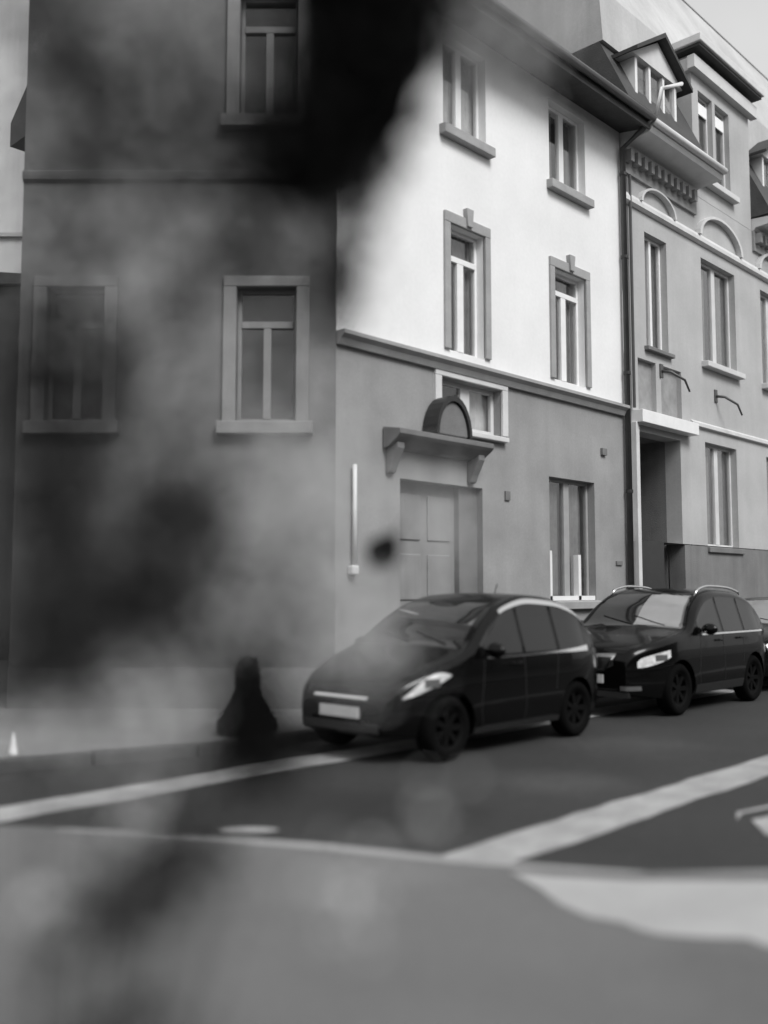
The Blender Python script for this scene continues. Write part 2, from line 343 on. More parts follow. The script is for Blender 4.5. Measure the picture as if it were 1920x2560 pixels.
# ------------------------------------------------------------------ white corner house
Z0 = .11
def P_(mb, name, material, parent, **k): return mb.build(name, material, parent, **k)
wx0, wx1 = 8.44, 15.78
wh = empty('white_house', (wx0, 9.0, 0), 0, 'white rendered house with grey ground storey and dark eaves, in the centre', 'house')
W = wx1-wx0
def X(v): return v-wx0
up = [(X(10.62),X(11.66),8.55,10.02),(X(13.42),X(14.56),8.58,10.04)]
fi = [(X(10.74),X(11.58),5.14,7.08),(X(13.49),X(14.47),5.14,7.08)]
build_wall(wall_open(0, W, 4.98, 10.40, up+fi), 'upper_wall', 'white_wall', wh)
gwin = [(X(13.28),X(14.68),1.42,3.48)]; dr = [(X(9.66),X(11.50),Z0-.1,3.14)]; tr = [(X(10.52),X(11.98),3.98,4.72)]
build_wall(wall_open(0, W, 0, 4.80, gwin+dr+tr, .34), 'ground_storey_wall', 'grey_wall', wh)
body = MB(); body.box(0, .02, .36, 9, 0, 10.40); body.box(W-.02, W, .36, 9, 0, 10.40); body.box(0.02, W-.02, 8.98, 9, 0, 10.40); body.build('side_wall', 'white_wall', wh)
MB().prism([(-.16,4.98),(-.16,4.93),(-.10,4.88),(-.06,4.80),(.3,4.80),(.3,4.98)], 'x', -.0, W-.08).build('belt_cornice', 'stone', wh)
window(wh, *up[0], mull=1, mw=.13, curtain=[(.02,.98)], sill='stone', sill_h=.16, sill_p=.13)
window(wh, *up[1], mull=1, mw=.14, curtain=[(.05,.42),(.75,.95)], cmat='curtain_reflection', frame='frame_white', sill='stone', sill_h=.16, sill_p=.13)
window(wh, *fi[0], mull=1, mw=.15, transom=6.62, surround='stone', sw=.13, key=True, sill=None, curtain=[(.02,.2),(.45,.98)], cmat='curtain_reflection')
window(wh, *fi[1], mull=1, mw=.15, transom=6.72, surround='stone', sw=.13, key=True, sill=None, curtain=[(.5,.98)], cmat='curtain_reflection')
g = window(wh, *gwin[0], mull=1, mw=.16, frame='frame_grey', sill='stone', sill_h=.14, curtain=[(.02,.98)], cmat='curtain_reflection')
MB().box(gwin[0][0]+.002, gwin[0][0]+.09, .02, .12, 1.43, 2.25).build('shutter_post', 'frame_white', g); MB().box(gwin[0][0]+.88, gwin[0][0]+.96, .02, .12, 1.43, 2.2).build('shutter_post', 'frame_white', g)
MB().box(gwin[0][0]+.0, gwin[0][1], .02, .118, 1.425, 1.50).build('lower_rail', 'frame_white', g)
window(wh, *tr[0], mull=1, mw=.22, frame='b2_trim', sill='b2_trim', surround='b2_trim', sw=.14, fw=.07, curtain=[(.5,.98)])  # added window, standing in for a reflected window's ghost
# door with panels, jamb and canopy
dx0, dx1 = X(9.66), X(11.50)
d = MB().box(dx0, X(11.06), .20, .26, Z0, 3.14).build('door', 'door', wh)
for (a, b) in ((.12,.62),(.78,1.28)):
    for (c, e) in ((.35,1.15),(1.35,2.0),(2.2,2.85)): MB().box(dx0+a, dx0+b, .175, .21, Z0+c, Z0+e).build('door_panel', 'door', d, bevel=.015)
MB().tube([(dx0+1.30,.13,1.15),(dx0+1.30,.13,1.45)], .016).build('door_handle', 'alloy', d, smooth=True)
MB().box(X(11.06), dx1, .10, .34, Z0, 3.14).build('door_jamb', 'stone_dark', wh, bevel=.012)
MB().box(dx0-.0, X(11.06), .30, .335, Z0, 3.14).build('door_backing', 'room', wh)
MB().box(dx0-.15, dx1+.15, -.30, -.002, Z0-.02, Z0+.14).build('doorstep', 'stone', wh, bevel=.015)
cn = MB().prism([(-.02,3.52),(-.12,3.54),(-.30,3.66),(-.34,3.70),(-.34,3.77),(-.02,3.82)], 'x', X(9.3), X(11.36)).build('door_canopy', 'stone_dark', wh, bevel=.01)
for bx in (X(9.36), X(11.12)): MB().prism([(-.02,3.18),(-.08,3.20),(-.12,3.30),(-.24,3.52),(-.24,3.60),(-.02,3.51)], 'x', bx, bx+.14).build('canopy_bracket', 'stone_dark', cn, bevel=.012)
arc = [(.34*math.cos(t), .50*math.sin(t)) for t in [math.pi*i/14 for i in range(15)]]
cx = X(10.50)
MB().prism([(cx+a, 3.80+b) for a, b in arc], 'y', -.26, -.02).build('canopy_crest', 'stone_dark', cn, bevel=.02)
ring = MB()
for i in range(14):
    a, b = arc[i], arc[i+1]; q = 1.16
    ring.prism([(cx+a[0],3.80+a[1]),(cx+a[0]*q,3.80+a[1]*q),(cx+b[0]*q,3.80+b[1]*q),(cx+b[0],3.80+b[1])], 'y', -.30, -.03)
ring.build('crest_moulding', 'black_metal', cn)
MB().tube([(X(8.72),-.07,3.24),(X(8.72),-.07,1.92)], .03).build('drain_pipe', 'pipe_pale', wh, smooth=True); MB().box(X(8.65),X(8.77),-.11,-.002,1.80,1.92).build('pipe_shoe', 'pipe_pale', wh, bevel=.02)
# eaves
MB().prism([(-.60,10.16),(-.60,10.26),(.3,10.40),(.3,10.32)], 'x', -.3, W+.02).build('eave_soffit', 'wood_dark', wh)
MB().box(-.3, W+.02, -.64, -.605, 10.12, 10.34).build('eave_board', 'wood_dark', wh)
MB().tube([(-.3,-.71,10.30),(W+.02,-.71,10.30)], .07).build('gutter', 'pipe', wh, smooth=True)
MB().prism([(-.60,10.41),(-.66,10.46),(4.5,14.6),(9.2,10.9),(9.2,10.41)], 'x', -.3, W-.0).build('roof', 'slate', wh)
dp = MB().tube([(W-.06,-.70,10.28),(W-.06,-.5,10.12),(W-.06,-.10,9.9),(W-.06,-.10,.2)], .055).build('downpipe', 'pipe', wh, smooth=True)
for z in (1.2,3.4,5.6,7.8,9.4): MB().tube([(W-.06,-.10,z-.03),(W-.06,-.10,z+.03)], .07).build('pipe_clamp', 'black_metal', dp)
MB().box(X(12.05),X(12.17),-.03,-.001,3.0,3.14).build('wall_plaque', 'stone_dark', wh); MB().box(X(14.9),X(15.05),-.05,-.001,4.0,4.12).build('wall_plaque', 'stone_dark', wh)
MB().box(X(15.35),X(15.55),-.03,-.001,2.05,2.12).build('wall_plaque', 'stone_dark', wh)

# ------------------------------------------------------------------ ornate grey neighbour with mansard, dormers and wall gable
bx0, bx1 = 15.80, 30.0
b2 = empty('stucco_house', (bx0, 9.0, 0), 0, 'pale grey stucco house with dark mansard roof and wall gable, at the right', 'house')
def B(v): return v-bx0
WB = bx1-bx0
g0 = [(B(19.05),B(20.58),2.50,4.70),(B(22.2),B(23.7),2.5,4.7)]; ent = [(B(16.12),B(17.95),.0,4.60)]
f1 = [(B(16.66),B(17.55),6.30,8.58),(B(19.08),B(20.74),6.42,8.68),(B(22.15),B(23.6),6.42,8.68),(B(26),B(27.5),6.42,8.68)]
pan = [(B(16.30),B(17.00),4.99,6.02),(B(17.20),B(18.05),4.99,6.02)]
build_wall(wall_open(0, WB, 2.52, 10.0, [(a,b,max(c,2.52),d_) for a,b,c,d_ in g0+ent+f1+pan], .34), 'wall', 'b2_wall', b2)
pw = build_wall(wall_open(0, WB, 0, 2.50, [(B(16.12),B(17.95),0,2.5)], .34), 'plinth_wall', 'b2_plinth', b2); pw.location.y = -.04
sb = MB(); sb.box(0, .02, .36, 9, 0, 10); sb.box(WB-.02, WB, 0, 9, 0, 10); sb.box(.02, WB-.02, 8.98, 9, 0, 10); sb.build('side_wall', 'b2_wall', b2)
for q in pan: MB().box(q[0]-.01, q[1]+.01, .10, .16, q[2]-.01, q[3]+.01).build('reflection_panel', 'frieze', b2)  # added panels in place of a mirrored window's reflection
window(b2, *g0[0], mull=1, mw=.17, frame='b2_trim', sill='b2_plinth', sill_h=.12, curtain=[(.0,.48),(.52,1)], cmat='curtain_reflection'); window(b2, *g0[1], mull=1, mw=.17, frame='b2_trim', sill='b2_plinth', sill_h=.12, curtain=[(.0,.48),(.52,1)], cmat='curtain_reflection')
window(b2, *f1[0], mull=1, mw=.08, frame='frame_white', sill='stone_dark', curtain=[(.03,.3),(.5,.97)], cmat='curtain_reflection'); window(b2, *f1[1], mull=1, mw=.17, frame='b2_trim', sill='b2_trim', sill_h=.13, sill_p=.16, curtain=[(.02,.40),(.60,.98)], cmat='curtain_reflection')
window(b2, *f1[2], mull=1, mw=.17, frame='b2_trim', sill='b2_trim', sill_h=.13, sill_p=.16, curtain=[(.02,.3),(.6,.98)]); window(b2, *f1[3], mull=1, mw=.17, frame='b2_trim', sill='b2_trim', sill_h=.13, sill_p=.16)
# entrance recess
e = MB(); a, b = B(16.12), B(17.95)
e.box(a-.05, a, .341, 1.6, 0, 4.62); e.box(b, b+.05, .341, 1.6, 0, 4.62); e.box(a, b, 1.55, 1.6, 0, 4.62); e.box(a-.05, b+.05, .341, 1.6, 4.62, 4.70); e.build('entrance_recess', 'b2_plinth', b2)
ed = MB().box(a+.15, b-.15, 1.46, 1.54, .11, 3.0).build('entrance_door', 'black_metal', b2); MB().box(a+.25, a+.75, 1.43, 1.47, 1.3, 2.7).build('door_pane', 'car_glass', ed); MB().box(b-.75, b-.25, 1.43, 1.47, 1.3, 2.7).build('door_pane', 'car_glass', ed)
MB().box(a-.02, b-.9, -.06, .02, .11, 2.52).build('side_gate', 'black_metal', b2)
MB().box(B(16.02), B(18.30), -.24, -.002, 4.72, 4.96).build('entrance_slab', 'frame_white', b2, bevel=.01)
MB().box(B(15.98), B(16.10), -.12, -.003, .11, 4.73).build('entrance_pier', 'b2_trim', b2, bevel=.01)
# string courses and arched hoods over the first-floor windows
MB().prism([(-.09,8.98),(-.09,9.06),(-.05,9.14),(0.0,9.16),(0.0,8.94),(-.04,8.94)], 'x', 0.02, WB-.03).build('string_course', 'b2_trim', b2)
MB().prism([(-.07,4.98),(-.07,5.05),(0.0,5.10),(0.0,4.96)], 'x', B(18.4), WB-.03).build('string_course', 'b2_trim', b2)
for (xa, xb, zb) in ((16.45,17.75,9.10),(18.95,20.9,9.12),(22.0,23.8,9.12)):
    cx, r = (B(xa)+B(xb))/2, (xb-xa)/2; pts = [(cx-r*math.cos(t), zb+r*.55*math.sin(t)) for t in [math.pi*i/16 for i in range(17)]]
    h = MB()
    for i in range(16):
        p, q = pts[i], pts[i+1]; k = 1.10
        P = lambda u, s: (cx+(u[0]-cx)*s, zb+(u[1]-zb)*s)
        h.prism([p, q, P(q,k), P(p,k)], 'y', -.12, -.003)
    h.build('arched_hood', 'b2_trim', b2)
for (xa, za) in ((17.2,5.9),(19.6,5.75)):
    br = MB().tube([(B(xa),-.01,za),(B(xa)+.04,-.2,za-.04),(B(xa)+.25,-.38,za-.2),(B(xa)+.36,-.42,za-.42)], [.03,.028,.024,.02]).build('shadow_arc_rod', 'pipe', b2, smooth=True)  # added rods, put in for dark arc-shaped shadow lines
    MB().box(B(xa)-.06, B(xa)+.06, -.03, -.001, za-.14, za+.14).build('shadow_rod_plate', 'pipe', br, bevel=.01)
# eave cornices with dentil frieze left and right of the wall gable
gx0, gx1 = B(18.85), B(21.75)
for (xa, xb) in ((.02, gx0-.02), (gx1+.02, WB-.02)):
    c = MB().prism([(-.62,10.10),(-.66,10.16),(-.66,10.24),(.2,10.30),(.2,10.0),(-.05,10.0),(-.10,10.06)], 'x', xa, xb).build('eave_cornice', 'b2_trim', b2)
    fz = MB().box(xa, xb-.0, -.06, -.002, 9.52, 9.995).build('frieze', 'frieze', b2)
    n = int((xb-xa)/.26)
    for i in range(n): MB().box(xa+.05+i*.26, xa+.17+i*.26, -.20, -.061, 9.70, 9.93).build('dentil', 'frieze', fz)
    MB().tube([(xa,-.70,10.27),(xb,-.70,10.27)], .07).build('gutter', 'b2_trim', c, smooth=True)
# mansard slope behind the eaves, upper roof with long ridge
for (xa, xb) in ((.0, gx0), (gx1, WB)):
    MB().prism([(-.50,10.31),(.40,12.25),(1.4,12.25),(1.4,10.31)], 'x', xa, xb).build('mansard_slope', 'slate', b2)
MB().prism([(.32,12.26),(.40,13.40),(2.2,17.25),(2.4,17.25),(9.0,12.26)], 'x', 0, WB).build('roof', 'roof_sheet', b2)
MB().tube([(0,2.3,17.30),(WB,2.3,17.30)], .09).build('ridge_cap', 'pipe', b2)
# wall gable (storey rising through the eaves)
gw = [(B(19.15)-gx0,B(19.83)-gx0,10.48,12.42),(B(19.97)-gx0,B(20.68)-gx0,10.48,12.42)]
gable = build_wall(wall_open(0, gx1-gx0, 10.0, 13.1, gw), 'wall_gable', 'b2_wall', b2); gable.location = (gx0, -.004, 0)
gs = MB(); L_ = gx1-gx0
for q in (0, L_-.05): MB().box(q, q+.05, .001, 1.6, 10.0, 13.1).build('gable_cheek', 'b2_wall', gable)
for q in gw: window(gable, *q, mull=0, frame='b2_trim', sill=None, fw=.05, blind=.22) if False else None
for q in gw:
    a, b, c, d_ = q; fr = MB(); fr.box(a,a+.05,.12,.19,c,d_); fr.box(b-.05,b,.12,.19,c,d_); fr.box(a+.05,b-.05,.12,.19,c,c+.06); fr.box(a+.05,b-.05,.12,.19,d_-.05,d_)
    wn = fr.build('gable_window', 'b2_trim', gable)
    pn = MB(); pn.box(a+.05,b-.05,.15,.156,c+.06,d_-.05); wn2 = pn.build('gable_pane', 'pane', gable)
    MB().box(a+.06,b-.06,.10,.12,d_-.42,d_-.16).build('gable_blind', 'blind', gable)
    MB().box(a-.02,b+.02,.335,.36,c-.02,d_+.02).build('gable_interior', 'room', gable)
MB().box(gw[0][0]-.12, gw[1][1]+.12, -.16, -.001, 10.33, 10.46).build('gable_sill', 'b2_trim', gable, bevel=.012)
cp = [(-.02,12.75),(-.10,12.80),(-.12,12.95),(-.20,13.02),(-.22,13.11),(2.7,13.11),(2.7,12.75)]
MB().box(-.16, L_+.16, -.16, -.001, 12.72, 13.0).build('gable_cornice', 'b2_trim', gable)
MB().box(-.10, -.001, 0, 1.6, 12.72, 13.0).build('gable_cornice_return', 'b2_trim', gable)
MB().box(-.20, L_+.10, -.30, .30, 13.12, 13.18).build('gable_soffit', 'wood_dark', gable)
MB().box(-.26, L_+.15, -.36, .30, 13.185, 13.36).build('gable_fascia', 'b2_trim', gable, bevel=.02)
# dormers on the mansard
def dormer(x0, x1):
    dm = MB(); dm.box(x0, x0+.09, -.05, 1.0, 10.5, 12.0); dm.box(x1-.09, x1, -.05, 1.0, 10.5, 12.0)
    n = 3
    for i in range(1, n): c = x0+(x1-x0)*i/n; dm.box(c-.04, c+.04, -.06, .02, 10.5, 12.0)
    dm.box(x0+.09, x1-.09, -.05, .03, 10.5, 10.58)
    d0 = dm.build('dormer', 'frame_white', b2)
    for i in range(n):
        a = x0+(x1-x0)*i/n+(.09 if i == 0 else .04); b = x0+(x1-x0)*(i+1)/n-(.09 if i == n-1 else .04)
        MB().box(a, b, .0, .006, 10.58, 12.0).build('dormer_pane', 'pane', d0)
    MB().box(x0+.09, x1-.09, .5, .55, 10.5, 12.0).build('dormer_interior', 'room', d0)
    cx = (x0+x1)/2
    MB().prism([(x0-.18,12.01),(x1+.18,12.01),(cx,12.62)], 'y', -.10, 1.2).build('dormer_pediment', 'b2_trim', d0)
    for sgn in (-1, 1):
        MB().prism([(cx,12.66),(cx,12.76),(cx+sgn*((x1-x0)/2+.30),12.03),(cx+sgn*((x1-x0)/2+.30),11.95)], 'y', -.28, 1.4).build('dormer_roof', 'wood_dark', d0)
dormer(B(16.35), B(18.05)); dormer(B(22.4), B(24.0)); dormer(B(26.4), B(28.0))
MB().tube([(.06,-.70,10.25),(.06,-.86,10.85),(.85,-.86,11.25)], .04).build('roof_stay', 'pipe_pale', b2, smooth=True)
MB().tube([(B(15.98)+.04,-.07,9.5),(B(15.98)+.04,-.07,5.0)], .03).build('lightning_rod', 'pipe', b2)

# ------------------------------------------------------------------ left house, square to the view
J = Vector((8.425, 8.985, 0))
lh = empty('stained_house', J, TH-math.pi/2, 'dark stained grey house at the left with pale window frames', 'house')
LW = 4.14
lw = [(-1.30,-.52,3.77,5.55),(-1.30,-.53,7.86,9.6),(-3.78,-3.02,3.77,5.55)]
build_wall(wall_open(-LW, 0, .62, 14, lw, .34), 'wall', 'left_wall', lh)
MB().box(-LW, 0, -.035, .2, 0, .618).build('plinth', 'left_plinth', lh)
iv = Vector((0, 0)); rz = TH-math.pi/2
# closed wedge of walls behind the front (local coordinates), keeping clear of the white house
def tolocal(p): v = Vector((p[0]-J.x, p[1]-J.y)); c, s = math.cos(-rz), math.sin(-rz); return (v.x*c-v.y*s, v.x*s+v.y*c)
bk = tolocal((8.41, 14.6))
ws = MB(); pl = [(-LW, 0), (-LW, 5.0), bk, (-.012, .0)]
for p, q in zip(pl[:-1], pl[1:]): ws.add([(p[0],p[1],0),(q[0],q[1],0),(q[0],q[1],14),(p[0],p[1],14)], [(0,1,2,3)])
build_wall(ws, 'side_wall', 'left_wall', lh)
MB().prism([(-LW-.2,-.5),(-LW-.2,5.1),(bk[0],bk[1]),(-.02,-.5)], 'z', 14.01, 14.4).build('roof', 'slate', lh)
MT['left_trim'] = mat('weathered_pale_window_trim', .19, .85, .2, 2, .3, 60, fine=.08, streak=.1)
def lwin(q, tr, sh): 
    o = window(lh, *q, mull=1 if tr else 0, mw=.10, transom=tr, frame='left_trim', fw=.05, sill=None, setb=.12)
    a, b, c, d_ = q; s = MB(); k = .17
    s.box(a-k, a, -.06, .03, c, d_); s.box(b, b+k, -.06, .03, c, d_); s.box(a-k, b+k, -.062, .03, d_, d_+.14); s.build('surround', 'left_trim', o, bevel=.012)
    MB().box(a-k-.06, b+k+.06, -.14, .03, c-.17, c-.002).build('sill', 'left_trim', o, bevel=.015)
for q, t in zip(lw, (5.08, 9.15, 5.08)): lwin(q, t, 0)
MB().prism([(-.05,7.0),(-.06,7.05),(-.06,7.10),(-.02,7.13),(-.002,6.96)], 'x', -LW, -.02).build('string_course', 'left_wall', lh)

# pale house and dark annex far behind, at the left edge
ph = empty('pale_house', AX*24+LAT*(-9.6), TH-math.pi/2, 'pale house beyond the dark house, a bright strip at the left edge', 'house')
pw_ = [(-2.6,-1.6,9.5,11.4),(-2.6,-1.6,13,14.8)]
build_wall(wall_open(-6, 2.5, 0, 18, pw_), 'wall', 'pale_house', ph)
for q in pw_: window(ph, *q, mull=1, surround='stone')
MB().box(-6, 2.5, -.12, -.002, 10.5, 10.62).build('string_course', 'stone', ph) if False else MB().box(-1.55, 2.5, -.10, -.002, 10.62, 10.72).build('string_course', 'stone', ph)
MB().box(-6, 2.5, .37, 8, 0, 18).build('core', 'pale_house', ph); MB().prism([(-.5,18.01),(4,22),(8.3,18.01)], 'x', -6.3, 2.8).build('roof', 'slate', ph)
an = empty('annex', AX*20.5+LAT*(-8.4), TH-math.pi/2, 'dark low annex below the pale house at the left edge', 'building')
MB().box(-6, 2.6, 0, 2.6, 0, 8.2).build('wall', 'annex', an); MB().prism([(-6.2,8.21),(2.8,8.21),(2.8,8.3),(-.5,8.5),(-6.2,9.4)], 'y', -.2, 2.7).build('roof', 'slate', an)

# ------------------------------------------------------------------ parked cars
def pchip(xs, ys):
    n = len(xs); h = [xs[i+1]-xs[i] for i in range(n-1)]; dl = [(ys[i+1]-ys[i])/h[i] for i in range(n-1)]
    d = [0]*n; d[0], d[-1] = dl[0], dl[-1]
    for i in range(1, n-1):
        if dl[i-1]*dl[i] > 0: w1, w2 = 2*h[i]+h[i-1], h[i]+2*h[i-1]; d[i] = (w1+w2)/(w1/dl[i-1]+w2/dl[i])
    def f(x):
        x = min(max(x, xs[0]), xs[-1]); i = max(k for k in range(n-1) if xs[k] <= x+1e-9); t = (x-xs[i])/h[i]
        return (2*t**3-3*t*t+1)*ys[i]+(t**3-2*t*t+t)*h[i]*d[i]+(-2*t**3+3*t*t)*ys[i+1]+(t**3-t*t)*h[i]*d[i+1]
    return f

class Car:
    """front at x=0, near (street) side y<0; the body is a surface  y = W(x, z)  below a roof profile  z = T(x)"""
    def __init__(s, loc, L, Wd, top, belt, zb, wx, wr, ws_, rs_, paint, label, tail_taper=.20, front_taper=.34, ft=.95, tumble=.30):
        s.L, s.hw, s.T, s.belt, s.zb, s.tum = L, Wd/2, pchip(*zip(*top)), belt, zb, tumble
        s.ft, s.fk, s.rk = ft, front_taper, tail_taper; s.wx, s.wr, s.ws, s.rs, s.paint = wx, wr, ws_, rs_, paint
        s.o = empty('parked_car', loc, 0, label, 'car', 'cars parked along the street')
        s.make()
    def plan(s, x):
        k = 1.0
        if x < s.ft: k -= s.fk*((s.ft-x)/s.ft)**2.5
        e = s.L-x
        if e < .8: k -= s.rk*((.8-e)/.8)**2.4
        return s.hw*k
    def rc(s, x): return min(.13 if s.T(x) > s.belt+.12 else .10, (s.T(x)-s.zb)*.4)
    def side(s, x, z):
        w_ = s.plan(x)
        if z < .5: w_ *= 1-.07*((.5-z)/.3)**2
        elif z < s.belt: w_ *= 1-.015*((z-.62)/.3)**2
        if z > s.belt: w_ -= s.tum*(z-s.belt)+.012
        return w_
    def wid(s, x, z):
        t, r = s.T(x), s.rc(x)
        if z <= t-r: return s.side(x, z)
        return s.side(x, t-r)-r+math.sqrt(max(0, r*r-(z-t+r)**2))
    def section(s, x, zb, dz=0):
        t, r = s.T(x)-dz, s.rc(x); pts = [(0, zb), (s.plan(x)*.75, zb)]
        n = 14
        for i in range(n+1):
            z = zb+.02+(t-r-zb-.02)*i/n; pts.append((s.side(x, z), z))
        w1 = s.side(x, t-r)
        for i in range(1, 6): a = math.pi/2*i/6; pts.append((w1-r+r*math.cos(a), t-r+r*math.sin(a)))
        wi = w1-r
        for i in range(5): k = 1-i/4; pts.append((wi*k, t+.035*(1-k*k)*min(1, wi)))
        return pts
    def front_x(s, y, z):
        y = abs(y); a, b = 0.0, s.ft*1.2
        ok = lambda x: s.T(x)-.02 >= z and s.wid(x, z) >= y
        if ok(0): return 0.0
        for _ in range(30):
            m_ = (a+b)/2
            if ok(m_): b = m_
            else: a = m_
        return b
    def make(s):
        o = s.o; N = 72; xs = [s.L*(.5-.5*math.cos(math.pi*i/N)) for i in range(N+1)]
        mb = MB(); ring = None; k0 = 0
        for i, x in enumerate(xs):
            e = min(x, s.L-x); q = max(0, 1-e/.10); q = 1-math.sqrt(max(0, 1-q*q))
            zb = s.zb+.10*q+(.06*max(0, 1-e/.5)); sec = s.section(x, zb, .06*q)
            sec = [(y*(1-.05*q), z) for y, z in sec]
            full = [(x, -y, z) for y, z in sec]+[(x, y, z) for y, z in sec[-2:0:-1]]
            if ring is None: ring = len(full)
            mb.v += full
        for i in range(N):
            for k in range(ring): mb.f.append((i*ring+k, i*ring+(k+1)%ring, (i+1)*ring+(k+1)%ring, (i+1)*ring+k))
        mb.f.append(tuple(range(ring))); mb.f.append(tuple(N*ring+k for k in range(ring))[::-1])
        bd = mb.build('body', s.paint, o, smooth=True)
        # wheel arches cut out, then baked
        cut = []
        for wx in s.wx:
            c = MB()
            for sg in (-1, 1): c.lathe_y([(0.001, sg*(s.hw+.3)), (s.wr+.05, sg*(s.hw+.3)), (s.wr+.05, sg*(s.hw-.30)), (0.001, sg*(s.hw-.30))], wx, s.wr, 36)
            co = c.build('cutter', 'car_trim'); co.location = o.location; cut.append(co)
            bm_ = bd.modifiers.new('arch', 'BOOLEAN'); bm_.operation = 'DIFFERENCE'; bm_.object = co; bm_.solver = 'EXACT'
        bpy.context.view_layer.update(); dg = bpy.context.evaluated_depsgraph_get()
        me = bpy.data.meshes.new_from_object(bd.evaluated_get(dg)); bd.modifiers.clear(); bd.data = me
        for c in cut: bpy.data.objects.remove(c)
        me.materials.clear(); me.materials.append(MT[s.paint]); me.set_sharp_from_angle(angle=R(38))
        # wheels
        for wx in s.wx:
            for sg in (-1, 1):
                yo = sg*(s.hw-.035); yi = sg*(s.hw-.225); r = s.wr
                tm = MB().lathe_y([(r*.66, yo), (r*.90, yo+sg*.012), (r*.97, yo-sg*.01), (r, yo-sg*.035), (r, yi+sg*.03), (r*.95, yi), (r*.66, yi)], wx, r, 36).build('wheel', 'rubber', o, smooth=True)
                rm = MB().lathe_y([(r*.58, yo-sg*.02), (r*.655, yo-sg*.002), (r*.655, yi), (r*.60, yi)], wx, r, 32)
                for k in range(7):
                    a = 2*math.pi*k/7; c_, s_ = math.cos(a), math.sin(a)
                    P = lambda u, v, y: (wx+u*c_-v*s_, y, r+u*s_+v*c_)
                    rm.add([P(.03,-.022,yo-sg*.03),P(.03,.022,yo-sg*.03),P(r*.60,.03,yo-sg*.02),P(r*.60,-.03,yo-sg*.02),P(.03,-.022,yo-sg*.07),P(.03,.022,yo-sg*.07),P(r*.60,.03,yo-sg*.06),P(r*.60,-.03,yo-sg*.06)],
                           [(0,1,2,3),(4,5,6,7),(0,1,5,4),(1,2,6,5),(2,3,7,6),(3,0,4,7)])
                rm.lathe_y([(.001, yo-sg*.022), (.06, yo-sg*.026), (.06, yo-sg*.09), (.001, yo-sg*.09)], wx, r, 16)
                rm.build('rim', 'alloy_dark', tm)
        s.glass()
    def patch(s, name, fn, nu, nv, material, parent=None, skirt=.02, inward=(0,1,0), smooth=True):
        """fn(u, v) -> point on the skin; closed by a short skirt pushed inward"""
        mb = MB(); inw = Vector(inward)*skirt
        P = [[Vector(fn(i/nu, j/nv)) for j in range(nv+1)] for i in range(nu+1)]
        for i in range(nu+1):
            for j in range(nv+1): mb.v.append(tuple(P[i][j]))
        idx = lambda i, j: i*(nv+1)+j
        for i in range(nu):
            for j in range(nv): mb.f.append((idx(i,j), idx(i+1,j), idx(i+1,j+1), idx(i,j+1)))
        rim = [(i,0) for i in range(nu)]+[(nu,j) for j in range(nv)]+[(i,nv) for i in range(nu,0,-1)]+[(0,j) for j in range(nv,0,-1)]
        b = len(mb.v); mb.v += [tuple(P[i][j]+inw) for i, j in rim]; n = len(rim)
        for k in range(n): mb.f.append((idx(*rim[k]), idx(*rim[(k+1)%n]), b+(k+1)%n, b+k))
        ob = mb.build(name, material, parent or s.o, smooth=smooth); ob.data.set_sharp_from_angle(angle=R(45)); return ob
    def side_patch(s, name, xa, xb, lo, hi, material, sg=-1, nu=14, nv=5, off=.004, parent=None, skirt=.02):
        def fn(u, v):
            x = xa+(xb-xa)*u; z = lo(x)+(hi(x)-lo(x))*v; return (x, sg*(s.wid(x, z)+off), z)
        return s.patch(name, fn, nu, nv, material, parent, skirt, (0,-sg,0))
    def front_patch(s, name, ya, yb, lo, hi, material, nu=12, nv=4, off=.006, parent=None, skirt=.03):
        def fn(u, v):
            y = ya+(yb-ya)*u; z = lo(y)+(hi(y)-lo(y))*v; return (s.front_x(y, z)-off, y, z)
        return s.patch(name, fn, nu, nv, material, parent, skirt, (1,0,0))
    def top_patch(s, name, xa, xb, m0, material, off=.005, nu=12, nv=12, parent=None):
        def fn(u, v):
            x = xa+(xb-xa)*u; r = s.rc(x); wi = max(.05, s.side(x, s.T(x)-r)-r-m0); k = 2*v-1; wk = s.side(x, s.T(x)-r)-r
            return (x, wi*k, s.T(x)+.035*(1-(wi*k/wk)**2)*min(1, wk)+off)
        return s.patch(name, fn, nu, nv, material, parent, .01, (0,0,-1))
    def glass(s):
        a, b = s.ws; s.top_patch('windscreen', a+.06, b-.05, .03, 'car_glass')
        a, b = s.rs; s.top_patch('rear_window', a+.05, b-.06, .06, 'car_glass')
    def side_windows(s, segs, inset=.10, up=.035):
        for sg in (-1, 1):
            for xa, xb in segs:
                lo = lambda x: s.belt+up; hi = lambda x: max(s.belt+up+.012, s.T(x)-inset)
                s.side_patch('side_window', xa, xb, lo, hi, 'side_glass', sg)
    def seam(s, x0, z0, x1, z1, sg=-1, wdt=.008, material='car_trim', off=.002, name='door_seam', n=10):
        d = Vector((x1-x0, z1-z0)).normalized(); q = Vector((-d.y, d.x))*wdt/2
        def fn(u, v):
            x = x0+(x1-x0)*u+q.x*(2*v-1); z = z0+(z1-z0)*u+q.y*(2*v-1); return (x, sg*(s.wid(x, z)+off), z)
        return s.patch(name, fn, n, 1, material, None, .006, (0,-sg,0))
